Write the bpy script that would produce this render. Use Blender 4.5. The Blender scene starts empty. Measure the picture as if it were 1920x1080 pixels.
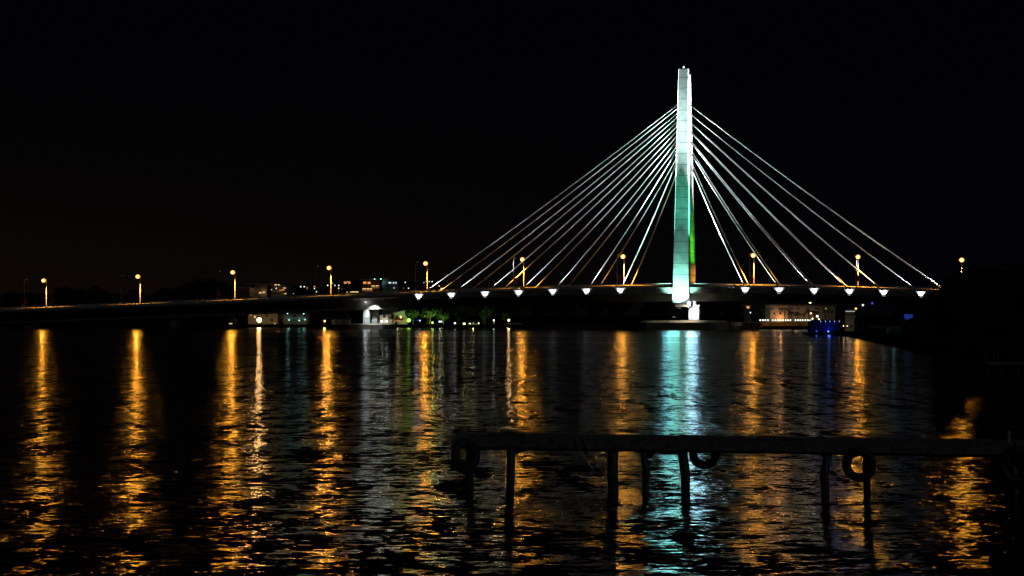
import bpy, math, random
import numpy as np
from mathutils import Vector, Matrix
random.seed(7)
R = math.radians
scene = bpy.context.scene
col = scene.collection

# ------------------------------------------------------------------ camera, world, added fill sun, exposure
F = 3400.0            # focal length in pixels of the 1920 wide photograph
HZ = 590.0            # horizon row
EYE = 5.0
cam = bpy.data.cameras.new('camera'); camo = bpy.data.objects.new('camera', cam); col.objects.link(camo)
camo.location = (0, 0, EYE); camo.rotation_euler = (R(90), 0, 0)
cam.sensor_width = 36; cam.lens = F / 1920 * 36; cam.shift_y = (HZ - 540) / 1920
cam.clip_start = 0.5; cam.clip_end = 20000
scene.camera = camo
scene.view_settings.view_transform = 'Standard'; scene.view_settings.look = 'None'
scene.view_settings.exposure = 0; scene.view_settings.gamma = 1
scene.render.film_transparent = False
cy = scene.cycles
cy.max_bounces = 6; cy.diffuse_bounces = 2; cy.glossy_bounces = 4; cy.transmission_bounces = 4
cy.sample_clamp_direct = 0.0; cy.sample_clamp_indirect = 3.0
cy.use_denoising = True; cy.denoising_prefilter = 'ACCURATE'; cy.denoising_quality = 'HIGH'
cy.use_adaptive_sampling = False
cy.light_sampling_threshold = 0.0
cy.caustics_reflective = False; cy.caustics_refractive = False

world = bpy.data.worlds.new('World'); scene.world = world; world.use_nodes = True
nt = world.node_tree; nt.nodes.clear()
out = nt.nodes.new('ShaderNodeOutputWorld'); bg = nt.nodes.new('ShaderNodeBackground')
tc = nt.nodes.new('ShaderNodeTexCoord'); sep = nt.nodes.new('ShaderNodeSeparateXYZ')
nt.links.new(tc.outputs['Generated'], sep.inputs[0])
mr = nt.nodes.new('ShaderNodeMapRange'); mr.inputs[1].default_value = 0.0; mr.inputs[2].default_value = 0.16
mr.inputs[3].default_value = 1.0; mr.inputs[4].default_value = 0.0
nt.links.new(sep.outputs[2], mr.inputs[0])
pw = nt.nodes.new('ShaderNodeMath'); pw.operation = 'POWER'; pw.inputs[1].default_value = 2.2
nt.links.new(mr.outputs[0], pw.inputs[0])
side = nt.nodes.new('ShaderNodeMapRange'); side.inputs[1].default_value = -0.30; side.inputs[2].default_value = 0.20
nt.links.new(sep.outputs[0], side.inputs[0])
glow = nt.nodes.new('ShaderNodeMix'); glow.data_type = 'RGBA'
glow.inputs[6].default_value = (0.0048, 0.0026, 0.0008, 1); glow.inputs[7].default_value = (0.0009, 0.0010, 0.0014, 1)
nt.links.new(side.outputs[0], glow.inputs[0])
mx = nt.nodes.new('ShaderNodeMix'); mx.data_type = 'RGBA'
mx.inputs[6].default_value = (0.0006, 0.0007, 0.0012, 1)
nt.links.new(pw.outputs[0], mx.inputs[0]); nt.links.new(glow.outputs[2], mx.inputs[7])
nt.links.new(mx.outputs[2], bg.inputs[0]); bg.inputs[1].default_value = 1.0
nt.links.new(bg.outputs[0], out.inputs[0])

fill_sun = bpy.data.lights.new('fill_sun', 'SUN'); fill_sun.energy = 0.055; fill_sun.angle = R(2); fill_sun.color = (0.75, 0.9, 1.0)  # faint cool sun added as fill so the dark jetty shows
mo = bpy.data.objects.new('fill_sun', fill_sun); col.objects.link(mo)
mo.rotation_euler = (R(58), 0, R(38))

# ------------------------------------------------------------------ materials
MATS = {}
def mat(name, color, rough=0.7, var=0.25, scale=1.0, metal=0.0, emit=None, estr=0.0, joints=None, bump=0.0):
    if name in MATS: return MATS[name]
    m = bpy.data.materials.new(name); m.use_nodes = True; MATS[name] = m
    t = m.node_tree; p = t.nodes['Principled BSDF']
    p.inputs['Roughness'].default_value = rough; p.inputs['Metallic'].default_value = metal
    c = (*color, 1)
    tcn = t.nodes.new('ShaderNodeTexCoord')
    n = t.nodes.new('ShaderNodeTexNoise'); n.inputs['Scale'].default_value = scale; n.inputs['Detail'].default_value = 5
    t.links.new(tcn.outputs['Object'], n.inputs['Vector'])
    r = t.nodes.new('ShaderNodeMapRange'); r.inputs[1].default_value = 0.3; r.inputs[2].default_value = 0.7
    r.inputs[3].default_value = 1 - var; r.inputs[4].default_value = 1 + var * 0.4
    t.links.new(n.outputs['Fac'], r.inputs[0])
    mul = t.nodes.new('ShaderNodeMix'); mul.data_type = 'RGBA'; mul.blend_type = 'MULTIPLY'; mul.inputs[0].default_value = 1
    mul.inputs[6].default_value = c
    t.links.new(r.outputs[0], mul.inputs[7])
    last = mul.outputs[2]
    if joints:
        pitch, wdt = joints
        sp = t.nodes.new('ShaderNodeSeparateXYZ'); t.links.new(tcn.outputs['Object'], sp.inputs[0])
        md = t.nodes.new('ShaderNodeMath'); md.operation = 'PINGPONG'; md.inputs[1].default_value = pitch / 2
        t.links.new(sp.outputs[2], md.inputs[0])
        # broken, uneven joint stains
        n2 = t.nodes.new('ShaderNodeTexNoise'); n2.inputs['Scale'].default_value = 0.7; n2.inputs['Detail'].default_value = 3
        t.links.new(tcn.outputs['Object'], n2.inputs['Vector'])
        w2 = t.nodes.new('ShaderNodeMath'); w2.operation = 'MULTIPLY'; w2.inputs[1].default_value = wdt * 2
        t.links.new(n2.outputs['Fac'], w2.inputs[0])
        lt = t.nodes.new('ShaderNodeMath'); lt.operation = 'LESS_THAN'
        t.links.new(md.outputs[0], lt.inputs[0]); t.links.new(w2.outputs[0], lt.inputs[1])
        am = t.nodes.new('ShaderNodeMath'); am.operation = 'MULTIPLY'; am.inputs[1].default_value = 0.62
        t.links.new(lt.outputs[0], am.inputs[0])
        # each pour a slightly different shade
        fl = t.nodes.new('ShaderNodeMath'); fl.operation = 'SNAP'; fl.inputs[1].default_value = pitch
        t.links.new(sp.outputs[2], fl.inputs[0])
        wn = t.nodes.new('ShaderNodeTexWhiteNoise'); wn.noise_dimensions = '1D'; t.links.new(fl.outputs[0], wn.inputs['W'])
        rr = t.nodes.new('ShaderNodeMapRange'); rr.inputs[3].default_value = 0.78; rr.inputs[4].default_value = 1.0
        t.links.new(wn.outputs['Value'], rr.inputs[0])
        m3 = t.nodes.new('ShaderNodeMix'); m3.data_type = 'RGBA'; m3.blend_type = 'MULTIPLY'; m3.inputs[0].default_value = 1
        t.links.new(last, m3.inputs[6]); t.links.new(rr.outputs[0], m3.inputs[7])
        m4 = t.nodes.new('ShaderNodeMix'); m4.data_type = 'RGBA'; m4.inputs[7].default_value = (0.09, 0.09, 0.08, 1)
        t.links.new(am.outputs[0], m4.inputs[0]); t.links.new(m3.outputs[2], m4.inputs[6])
        last = m4.outputs[2]
    t.links.new(last, p.inputs['Base Color'])
    if rough > 0.66: p.inputs['Specular IOR Level'].default_value = 0.0
    if bump:
        b = t.nodes.new('ShaderNodeBump'); b.inputs['Strength'].default_value = bump
        t.links.new(n.outputs['Fac'], b.inputs['Height']); t.links.new(b.outputs[0], p.inputs['Normal'])
    if emit:
        p.inputs['Emission Color'].default_value = (*emit, 1); p.inputs['Emission Strength'].default_value = estr
    return m

CONC = mat('pylon_concrete', (0.58, 0.59, 0.57), 0.8, 0.28, 0.5, joints=(3.7, 0.13))
SLAB = mat('deck_concrete', (0.27, 0.24, 0.20), 0.85, 0.45, 0.35)
CAPM = mat('pile_cap_concrete', (0.42, 0.36, 0.28), 0.85, 0.5, 0.4)
ASPH = mat('asphalt', (0.05, 0.05, 0.05), 0.9)
CABLE = mat('cable_sheath', (0.78, 0.76, 0.74), 0.45, 0.05)
STEEL = mat('galvanised_steel', (0.55, 0.53, 0.50), 0.5, 0.15, 3)
WHITE = mat('white_paint', (0.8, 0.8, 0.8), 0.6, 0.1)
DARKM = mat('dark_metal', (0.05, 0.05, 0.055), 0.5)
REDC = mat('red_banner_cloth', (0.45, 0.05, 0.04), 0.8)
WOOD = mat('weathered_wood', (0.30, 0.27, 0.24), 0.85, 0.6, 6, bump=0.4)
WETW = mat('wet_piling_wood', (0.10, 0.11, 0.11), 0.45, 0.7, 8, bump=0.5)
RUB = mat('tyre_rubber', (0.04, 0.042, 0.045), 0.55, 0.3, 6)
ROPE = mat('old_rope', (0.36, 0.35, 0.24), 0.9, 0.3, 30)
LEAF = mat('leaf_green', (0.05, 0.085, 0.03), 0.7, 0.5, 0.8)
LEAFD = mat('leaf_dark_green', (0.035, 0.055, 0.022), 0.7, 0.5, 0.8)
BARK = mat('bark', (0.08, 0.06, 0.045), 0.9, 0.4, 2)
SOIL = mat('bank_soil', (0.018, 0.017, 0.014), 0.95, 0.5, 0.2)
QUAY = mat('quay_stone', (0.10, 0.09, 0.08), 0.9, 0.5, 0.5)
WALLP = mat('pale_render', (0.42, 0.36, 0.27), 0.85, 0.2, 0.4)
WALLG = mat('grey_render', (0.30, 0.29, 0.28), 0.85, 0.2, 0.4)
WALLD = mat('dark_render', (0.04, 0.036, 0.033), 0.85, 0.2, 0.4)
ROOFM = mat('roof_sheet', (0.12, 0.10, 0.09), 0.7, 0.2, 0.6)
GLASS = mat('dark_window_glass', (0.02, 0.025, 0.03), 0.15, 0.0)
TEALH = mat('teal_hull_paint', (0.03, 0.2, 0.2), 0.5)
YELH = mat('yellow_hull_paint', (0.65, 0.6, 0.1), 0.5)
BLUEC = mat('blue_canvas', (0.05, 0.07, 0.35), 0.7)
ORNC = mat('orange_canvas', (0.7, 0.25, 0.06), 0.7)
def lit(name, c, s):
    return mat(name, (0.5, 0.5, 0.5), 0.5, 0, 1, 0, c, s)
L_OR = lit('lit_orange_window', (1, 0.30, 0.06), 0.9)
L_WARM = lit('lit_warm_window', (1, 0.62, 0.25), 1.0)
L_WHITE = lit('lit_white_window', (0.85, 0.95, 1.0), 1.2)
L_DIM = lit('dim_warm_window', (1, 0.45, 0.15), 0.18)
L_TEAL = lit('lit_teal_window', (0.35, 1, 0.85), 0.6)
L_YEL = lit('lit_yellow_window', (1, 0.9, 0.25), 1.0)
SODIUM = lit('sodium_lens', (1, 0.36, 0.03), 1.9)
SODHOT = lit('sodium_bulb', (1, 0.62, 0.2), 3.5)
WHITEL = lit('white_lamp_lens', (0.85, 0.97, 1.0), 2.2)
WARML = lit('warm_lamp_globe', (1, 0.72, 0.36), 2)
ORAL = lit('orange_lamp_globe', (1, 0.48, 0.10), 2.5)
GREENL = lit('green_lamp_globe', (0.55, 1, 0.08), 1.5)
BLUEL = lit('blue_lamp_globe', (0.12, 0.28, 1), 1.8)
BLUES = lit('blue_screen_panel', (0.03, 0.12, 1), 0.16)
BULB = lit('bulb_glow', (0.8, 1.0, 0.85), 2)

# ------------------------------------------------------------------ mesh helpers
def P(px, py, Y):
    return Vector(((px - 960) / F * Y, Y, EYE + (HZ - py) / F * Y))
def PX(px, Y): return (px - 960) / F * Y
def PZ(py, Y): return EYE + (HZ - py) / F * Y

class MB:
    def __init__(s): s.v = []; s.f = []
    def add(s, vs, fs):
        b = len(s.v); s.v += [Vector(v) for v in vs]; s.f += [tuple(b + i for i in f) for f in fs]; return s
    def hexa(s, q):      # q: 8 points, bottom 4 (ccw) then top 4
        return s.add(q, [(3, 2, 1, 0), (4, 5, 6, 7), (0, 1, 5, 4), (1, 2, 6, 5), (2, 3, 7, 6), (3, 0, 4, 7)])
    def box(s, x0, x1, y0, y1, z0, z1):
        return s.hexa([(x0, y0, z0), (x1, y0, z0), (x1, y1, z0), (x0, y1, z0), (x0, y0, z1), (x1, y0, z1), (x1, y1, z1), (x0, y1, z1)])
    def cbox(s, c, sz, rz=0, rx=0):
        M = Matrix.Translation(Vector(c)) @ Matrix.Rotation(rz, 4, 'Z') @ Matrix.Rotation(rx, 4, 'X')
        a, b, d = sz[0] / 2, sz[1] / 2, sz[2] / 2
        return s.hexa([M @ Vector(p) for p in [(-a, -b, -d), (a, -b, -d), (a, b, -d), (-a, b, -d), (-a, -b, d), (a, -b, d), (a, b, d), (-a, b, d)]])
    def tube(s, pts, rs, n=8):
        pts = [Vector(p) for p in pts]
        if not isinstance(rs, (list, tuple)): rs = [rs] * len(pts)
        rings = []
        for i, p in enumerate(pts):
            d = (pts[min(i + 1, len(pts) - 1)] - pts[max(i - 1, 0)]).normalized()
            up = Vector((0, 0, 1)) if abs(d.z) < 0.95 else Vector((1, 0, 0))
            a = d.cross(up).normalized(); b = a.cross(d)
            rings.append([p + rs[i] * (math.cos(2 * math.pi * k / n) * a + math.sin(2 * math.pi * k / n) * b) for k in range(n)])
        vs = [v for r in rings for v in r]; fs = []
        for i in range(len(pts) - 1):
            for k in range(n):
                k2 = (k + 1) % n; fs.append((i * n + k, i * n + k2, (i + 1) * n + k2, (i + 1) * n + k))
        fs.append(tuple(range(n))[::-1]); fs.append(tuple((len(pts) - 1) * n + k for k in range(n)))
        return s.add(vs, fs)
    def ball(s, c, r, nu=10, nv=6, sq=(1, 1, 1)):
        vs = []; fs = []
        c = Vector(c)
        vs.append(c + Vector((0, 0, -r * sq[2])))
        for j in range(1, nv):
            t = math.pi * j / nv
            for i in range(nu):
                a = 2 * math.pi * i / nu
                vs.append(c + Vector((r * sq[0] * math.sin(t) * math.cos(a), r * sq[1] * math.sin(t) * math.sin(a), -r * sq[2] * math.cos(t))))
        vs.append(c + Vector((0, 0, r * sq[2])))
        for i in range(nu): fs.append((0, 1 + (i + 1) % nu, 1 + i))
        for j in range(nv - 2):
            for i in range(nu):
                a = 1 + j * nu + i; b = 1 + j * nu + (i + 1) % nu
                fs.append((a, b, b + nu, a + nu))
        e = len(vs) - 1
        for i in range(nu): fs.append((e, 1 + (nv - 2) * nu + i, 1 + (nv - 2) * nu + (i + 1) % nu))
        return s.add(vs, fs)
    def torus(s, c, R_, r, ax='y', tilt=0, n=28, m=10):
        vs = []; fs = []; c = Vector(c); M = Matrix.Rotation(tilt, 3, 'Z')
        for i in range(n):
            a = 2 * math.pi * i / n
            for j in range(m):
                b = 2 * math.pi * j / m
                rad = R_ + r * math.cos(b)
                vs.append(c + M @ Vector((rad * math.cos(a), 0.9 * r * math.sin(b), rad * math.sin(a))))
        for i in range(n):
            for j in range(m):
                fs.append((i * m + j, i * m + (j + 1) % m, ((i + 1) % n) * m + (j + 1) % m, ((i + 1) % n) * m + j))
        return s.add(vs, fs)
    def build(s, name, material, parent=None, smooth=False):
        me = bpy.data.meshes.new(name)
        org = Vector((0, 0, 0))
        if parent is not None and parent.get('_wl'): org = parent_loc(parent)
        me.from_pydata([v - org for v in s.v], [], s.f); me.update()
        me.materials.append(material)
        if smooth:
            for p in me.polygons: p.use_smooth = True
        o = bpy.data.objects.new(name, me); col.objects.link(o)
        if parent is not None:
            o.parent = parent
            if parent.get('_wl'): o['_wl'] = 1
        return o
def parent_loc(o):
    l = Vector((0, 0, 0))
    while o is not None: l = l + o.location; o = o.parent
    return l

def tag(o, label, cat, group=None):
    o['label'] = label; o['category'] = cat
    if group: o['group'] = group
    return o
def thing(name, label, cat, loc=(0, 0, 0), rz=0, group=None, wl=True):
    """Empty at the base of a thing; wl: its children are given in world coordinates"""
    o = bpy.data.objects.new(name, None); col.objects.link(o); o.location = loc; o.rotation_euler = (0, 0, rz)
    o.empty_display_size = 0.5
    if wl: o['_wl'] = 1
    return tag(o, label, cat, group)
def struct(o): o['kind'] = 'structure'; return o
def light(kind, parent, loc, power, color, radius=0.3, target=None, cone=60, blend=0.5, local=False):
    if kind == 'SPOT' and power >= 2e4 and cone <= 40:      # narrow projector: a small disk with a tight spread
        l = bpy.data.lights.new('lamp_light', 'AREA'); l.shape = 'DISK'; l.size = radius * 2; l.spread = R(cone)
        l.energy = power * 6.6e-6 * cone ** 2; l.color = color; loc = Vector(loc)
        o = bpy.data.objects.new('lamp_light', l); col.objects.link(o); o.parent = parent
        o.rotation_euler = (Vector(target) - loc).to_track_quat('-Z', 'Y').to_euler()
        o.location = loc - (Vector((0, 0, 0)) if local else parent_loc(parent))
        return o
    l = bpy.data.lights.new('lamp_light', kind); l.energy = power; l.color = color; l.shadow_soft_size = radius
    o = bpy.data.objects.new('lamp_light', l); col.objects.link(o); o.parent = parent
    loc = Vector(loc)
    if kind == 'SPOT':
        l.spot_size = R(cone); l.spot_blend = blend
        o.rotation_euler = (Vector(target) - loc).to_track_quat('-Z', 'Y').to_euler()
    o.location = loc - (Vector((0, 0, 0)) if local else parent_loc(parent))
    return o
def copy_tree(o, parent=None):
    c = o.copy(); col.objects.link(c)
    if parent is not None: c.parent = parent
    for ch in list(o.children): copy_tree(ch, c)
    return c

# ------------------------------------------------------------------ water
def make_water():
    m = bpy.data.materials.new('river_water'); m.use_nodes = True
    t = m.node_tree; t.nodes.remove(t.nodes['Principled BSDF'])
    N = t.nodes.new; Lk = t.links.new
    gl = N('ShaderNodeBsdfGlossy'); gl.distribution = 'BECKMANN'; gl.inputs['Color'].default_value = (1, 1, 1, 1)
    df = N('ShaderNodeBsdfDiffuse'); df.inputs['Color'].default_value = (0.0015, 0.003, 0.0035, 1)
    fr = N('ShaderNodeFresnel'); fr.inputs['IOR'].default_value = 1.333
    ms = N('ShaderNodeMixShader'); Lk(fr.outputs[0], ms.inputs[0]); Lk(df.outputs[0], ms.inputs[1]); Lk(gl.outputs[0], ms.inputs[2])
    Lk(ms.outputs[0], t.nodes['Material Output'].inputs['Surface'])
    geo = N('ShaderNodeNewGeometry')
    sepp = N('ShaderNodeSeparateXYZ'); Lk(geo.outputs['Position'], sepp.inputs[0])
    acc = None
    # (scale, x stretch, y stretch, amplitude of slopes, detail)
    for sc, sx, sy, am, det in ((1.3, 0.9, 0.13, 0.34, 2), (0.06, 0.8, 1.0, 0.07, 1), (0.4, 0.6, 1.0, 0.16, 1), (1.6, 0.6, 1.0, 0.32, 1), (4.0, 0.55, 1.0, 0.54, 2), (9.0, 0.7, 1.0, 0.34, 1)):
        mp = N('ShaderNodeVectorMath'); mp.operation = 'MULTIPLY'; mp.inputs[1].default_value = (sx, sy, 1)
        Lk(geo.outputs['Position'], mp.inputs[0])
        no = N('ShaderNodeTexNoise'); no.inputs['Scale'].default_value = sc; no.inputs['Detail'].default_value = det
        no.inputs['Distortion'].default_value = 0.4
        Lk(mp.outputs[0], no.inputs['Vector'])
        sb = N('ShaderNodeVectorMath'); sb.operation = 'SUBTRACT'; sb.inputs[1].default_value = (0.5, 0.5, 0.5)
        Lk(no.outputs['Color'], sb.inputs[0])
        ml = N('ShaderNodeVectorMath'); ml.operation = 'MULTIPLY'; ml.inputs[1].default_value = (am * 1.05, am * 1.35, 0)
        Lk(sb.outputs[0], ml.inputs[0])
        if acc is None: acc = ml.outputs[0]
        else:
            ad = N('ShaderNodeVectorMath'); ad.operation = 'ADD'; Lk(acc, ad.inputs[0]); Lk(ml.outputs[0], ad.inputs[1]); acc = ad.outputs[0]
    # gusts: patches of rougher and calmer water
    g = N('ShaderNodeTexNoise'); g.inputs['Scale'].default_value = 0.02; g.inputs['Detail'].default_value = 3
    gm = N('ShaderNodeVectorMath'); gm.operation = 'MULTIPLY'; gm.inputs[1].default_value = (0.35, 1, 1)
    Lk(geo.outputs['Position'], gm.inputs[0]); Lk(gm.outputs[0], g.inputs['Vector'])
    gr = N('ShaderNodeMapRange'); gr.inputs[1].default_value = 0.3; gr.inputs[2].default_value = 0.7; gr.inputs[3].default_value = 0.8; gr.inputs[4].default_value = 1.2
    Lk(g.outputs['Fac'], gr.inputs[0])
    # calm slick near the bridge and two thin mirror-smooth lines of water
    ramp = N('ShaderNodeValToRGB'); ramp.color_ramp.interpolation = 'LINEAR'
    wob = N('ShaderNodeMath'); wob.operation = 'MULTIPLY_ADD'; wob.inputs[1].default_value = 14
    Lk(g.outputs['Fac'], wob.inputs[0]); Lk(sepp.outputs[1], wob.inputs[2])
    ny = N('ShaderNodeMapRange'); ny.inputs[1].default_value = 250; ny.inputs[2].default_value = 650
    Lk(wob.outputs[0], ny.inputs[0]); Lk(ny.outputs[0], ramp.inputs[0])
    cr = ramp.color_ramp
    def pos(Y): return (Y + 7 - 250) / 400
    stops = [(0, 1), (pos(318), 1), (pos(322), 0.18), (pos(330), 0.18), (pos(334), 0.95), (pos(410), 0.9), (pos(414), 0.10), (pos(430), 0.10), (pos(438), 0.7), (1, 0.65)]
    cr.elements[0].position = 0; cr.elements[0].color = (1, 1, 1, 1)
    cr.elements[1].position = 1; cr.elements[1].color = (0.65, 0.65, 0.65, 1)
    for ps, v in stops[1:-1]:
        e = cr.elements.new(ps); e.color = (v, v, v, 1)
    k = N('ShaderNodeMath'); k.operation = 'MULTIPLY'; Lk(gr.outputs[0], k.inputs[0]); Lk(ramp.outputs[0], k.inputs[1])
    scl = N('ShaderNodeVectorMath'); scl.operation = 'SCALE'; Lk(acc, scl.inputs[0]); Lk(k.outputs[0], scl.inputs['Scale'])
    up = N('ShaderNodeVectorMath'); up.operation = 'ADD'; up.inputs[1].default_value = (0, 0, 1); Lk(scl.outputs[0], up.inputs[0])
    nn = N('ShaderNodeVectorMath'); nn.operation = 'NORMALIZE'; Lk(up.outputs[0], nn.inputs[0])
    Lk(nn.outputs[0], gl.inputs['Normal']); Lk(nn.outputs[0], fr.inputs['Normal'])
    ro = N('ShaderNodeMapRange'); ro.inputs[1].default_value = 30; ro.inputs[2].default_value = 500; ro.inputs[3].default_value = 0.12; ro.inputs[4].default_value = 0.18
    Lk(sepp.outputs[1], ro.inputs[0]); Lk(ro.outputs[0], gl.inputs['Roughness'])
    return m
WATER = make_water()
w = MB(); w.add([(-4000, -300, 0), (4000, -300, 0), (4000, 2500, 0), (-4000, 2500, 0)], [(0, 1, 2, 3)])
struct(w.build('water', WATER))

# river banks: one sheet behind the bridge and round the headland at the right, with a sloping quay face
shore = [(-4000, 900), (-600, 800), (PX(-200, 745), 745), (PX(0, 738), 738), (PX(460, 712), 712), (PX(700, 700), 700), (PX(1000, 690), 690), (PX(1180, 700), 700), (PX(1330, 690), 690), (PX(1390, 625), 625),
         (PX(1520, 612), 612), (PX(1545, 480), 480), (PX(1590, 420), 420), (PX(1650, 330), 330), (PX(1740, 250), 250), (PX(1860, 190), 190), (PX(2000, 150), 150), (600, 120), (4000, 120)]
g = MB(); n = len(shore)
top = [(x, y + 1.2, 1.1) for x, y in shore]; low = [(x, y, -0.5) for x, y in shore]; back = [(x * 3 if abs(x) < 3999 else x, 9000, 1.6) for x, y in shore]
back = [(-9000 + 18000 * i / (n - 1), 9000, 1.6) for i in range(n)]
g.add(low + top + back, [(i, i + 1, n + i + 1, n + i) for i in range(n - 1)] + [(n + i, n + i + 1, 2 * n + i + 1, 2 * n + i) for i in range(n - 1)])
struct(g.build('ground', SOIL))

# ------------------------------------------------------------------ bridge
TH = math.atan(0.236); cs, sn = math.cos(TH), math.sin(TH)
BX, BY = 58.5, 615.0
def s_of(px, o):
    x = (px - 960) / F
    return (x * (BY + o * cs) - BX - o * sn) / (cs + x * sn)
def Yw(s, o): return BY - s * sn + o * cs
def Xw(s, o): return BX + s * cs + o * sn
rail = [(-60, 579.5), (0, 577), (83, 573.5), (261, 567.5), (438, 559.5), (619, 551), (790, 545.5), (860, 541.8), (1050, 535.7), (1200, 532.4), (1290, 531.4), (1400, 532), (1540, 534), (1660, 537), (1780, 541), (1900, 546)]
_s = np.array([s_of(a, -8) for a, b in rail]); _z = np.array([PZ(b, Yw(s_of(a, -8), -8)) for a, b in rail])
_c = np.polyfit(_s / 200, _z, 6)
S0, S1 = -330.0, 150.0
def zr(s):
    s = max(S0, min(S1, s))
    lo, hi = _s.min(), _s.max()
    if s < lo: return float(np.polyval(_c, lo / 200)) + (s - lo) * 0.022
    if s > hi: return float(np.polyval(_c, hi / 200)) - (s - hi) * 0.05
    return float(np.polyval(_c, s / 200))
def zd(s): return zr(s) - 1.1          # road level
bridge = thing('cable_stayed_bridge', 'long floodlit bridge on one tall pale pylon with fans of white stay cables', 'bridge', (BX, BY, 0), -TH, wl=False)

def sweep(prof, s0, s1, step, zf):
    """extrude a closed (o, dz) outline along the bridge"""
    m = MB(); ss = list(np.arange(s0, s1, step)) + [s1]; k = len(prof); vs = []; fs = []
    for s in ss:
        for o, dz in prof: vs.append((s, o, zf(s) + dz))
    for i in range(len(ss) - 1):
        for j in range(k):
            j2 = (j + 1) % k; fs.append((i * k + j, (i + 1) * k + j, (i + 1) * k + j2, i * k + j2))
    fs.append(tuple(range(k))); fs.append(tuple((len(ss) - 1) * k + j for j in range(k))[::-1])
    return m.add(vs, fs)
sA = s_of(757, -8)
sweep([(-8.6, -0.15), (-8.6, -2.1), (-5.2, -2.3), (5.2, -2.3), (8.6, -2.1), (8.6, -0.15), (7.6, 0), (-7.6, 0)], sA, S1, 6, zd).build('deck_slab', SLAB, bridge)
sweep([(-8.0, -0.15), (-8.0, -0.75), (-5.6, -1.3), (5.6, -1.3), (8.0, -0.75), (8.0, -0.15), (7.4, 0), (-7.4, 0)], S0, sA - 0.05, 6, zd).build('approach_slab', SLAB, bridge)
sweep([(-5.0, -2.303), (-4.4, -4.75), (4.4, -4.75), (5.0, -2.303)], sA, S1, 6, zd).build('box_girder', SLAB, bridge)
sweep([(-5.2, -1.303), (-4.5, -4.75), (4.5, -4.75), (5.2, -1.303)], S0, sA - 0.06, 6, zd).build('approach_girder', SLAB, bridge)
sweep([(-5.0, 0.004), (5.0, 0.004), (5.0, 0.05), (-5.0, 0.05)], S0 + 1, S1 - 1, 6, zd).build('carriageway', ASPH, bridge)
for o in (-7.9, 7.7):
    m = sweep([(o, -0.145), (o, 0.35), (o + 0.25, 0.35), (o + 0.25, -0.145)], S0, S1, 6, zd); m.build('kerb_wall', STEEL, bridge)
m = sweep([(7.45, 0.003), (7.45, 1.05), (7.62, 1.05), (7.62, 0.003)], S0, S1, 6, zd); m.build('far_parapet', WHITE, bridge)
m = MB()
for a, hh in ((0.55, 0.08), (0.8, 0.08), (1.02, 0.2)):
    mm = sweep([(-7.84, a), (-7.84, a + hh), (-7.66, a + hh * 0.7), (-7.66, a)], S0, S1, 6, zd); m.add(mm.v, mm.f)
s = S0
while s < S1:
    z = zd(s); m.box(s - 0.05, s + 0.05, -7.84, -7.70, z + 0.35, z + 1.16); s += 2.0
m.build('railing', WHITE, bridge)
# median line
sweep([(-0.25, 0.055), (0.25, 0.055), (0.25, 0.75), (-0.25, 0.75)], S0, S1, 6, zd).build('median_barrier', SLAB, bridge)

# pylon
ZB, ZT = PZ(568, Yw(0, -8)), PZ(130, Yw(0, -2))
def leg_o(z, sgn): return sgn * (7.6 + (1.9 - 7.6) * (z - ZB) / (ZT - ZB))
def leg_w(z): return 2.95 + (1.72 - 2.95) * (max(0, z - ZB) / (ZT - ZB)) ** 0.85
def leg_d(z): return 1.75 + (1.15 - 1.75) * (z - ZB) / (ZT - ZB)
def leg(sgn, zb, zt):
    m = MB(); zs = list(np.linspace(zb, zt, 14)); vs = []; fs = []
    for z in zs:
        w_, d_, o_ = leg_w(z), leg_d(z), leg_o(z, sgn); ch = 0.22
        for a, b in ((-w_ + ch, -d_), (w_ - ch, -d_), (w_, -d_ + ch), (w_, d_ - ch), (w_ - ch, d_), (-w_ + ch, d_), (-w_, d_ - ch), (-w_, -d_ + ch)):
            vs.append((a, o_ + b, z))
    for i in range(13):
        for j in range(8):
            fs.append((i * 8 + j, i * 8 + (j + 1) % 8, (i + 1) * 8 + (j + 1) % 8, (i + 1) * 8 + j))
    fs.append(tuple(range(8))[::-1]); fs.append(tuple(13 * 8 + j for j in range(8)))
    return m.add(vs, fs)
leg(-1, ZB, ZT).build('pylon_leg', CONC, bridge)
leg(1, ZB - 1.2, ZT - 1.3).build('pylon_leg', CONC, bridge)
zc = PZ(156, BY)
MB().hexa([(-1.3, -0.9, zc - 9), (1.5, -0.9, zc - 9), (1.5, 0.9, zc - 9), (-1.3, 0.9, zc - 9), (-1.2, -0.75, zc), (1.4, -0.75, zc), (1.4, 0.75, zc), (-1.2, 0.75, zc)]).build('pylon_link', CONC, bridge)
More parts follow.
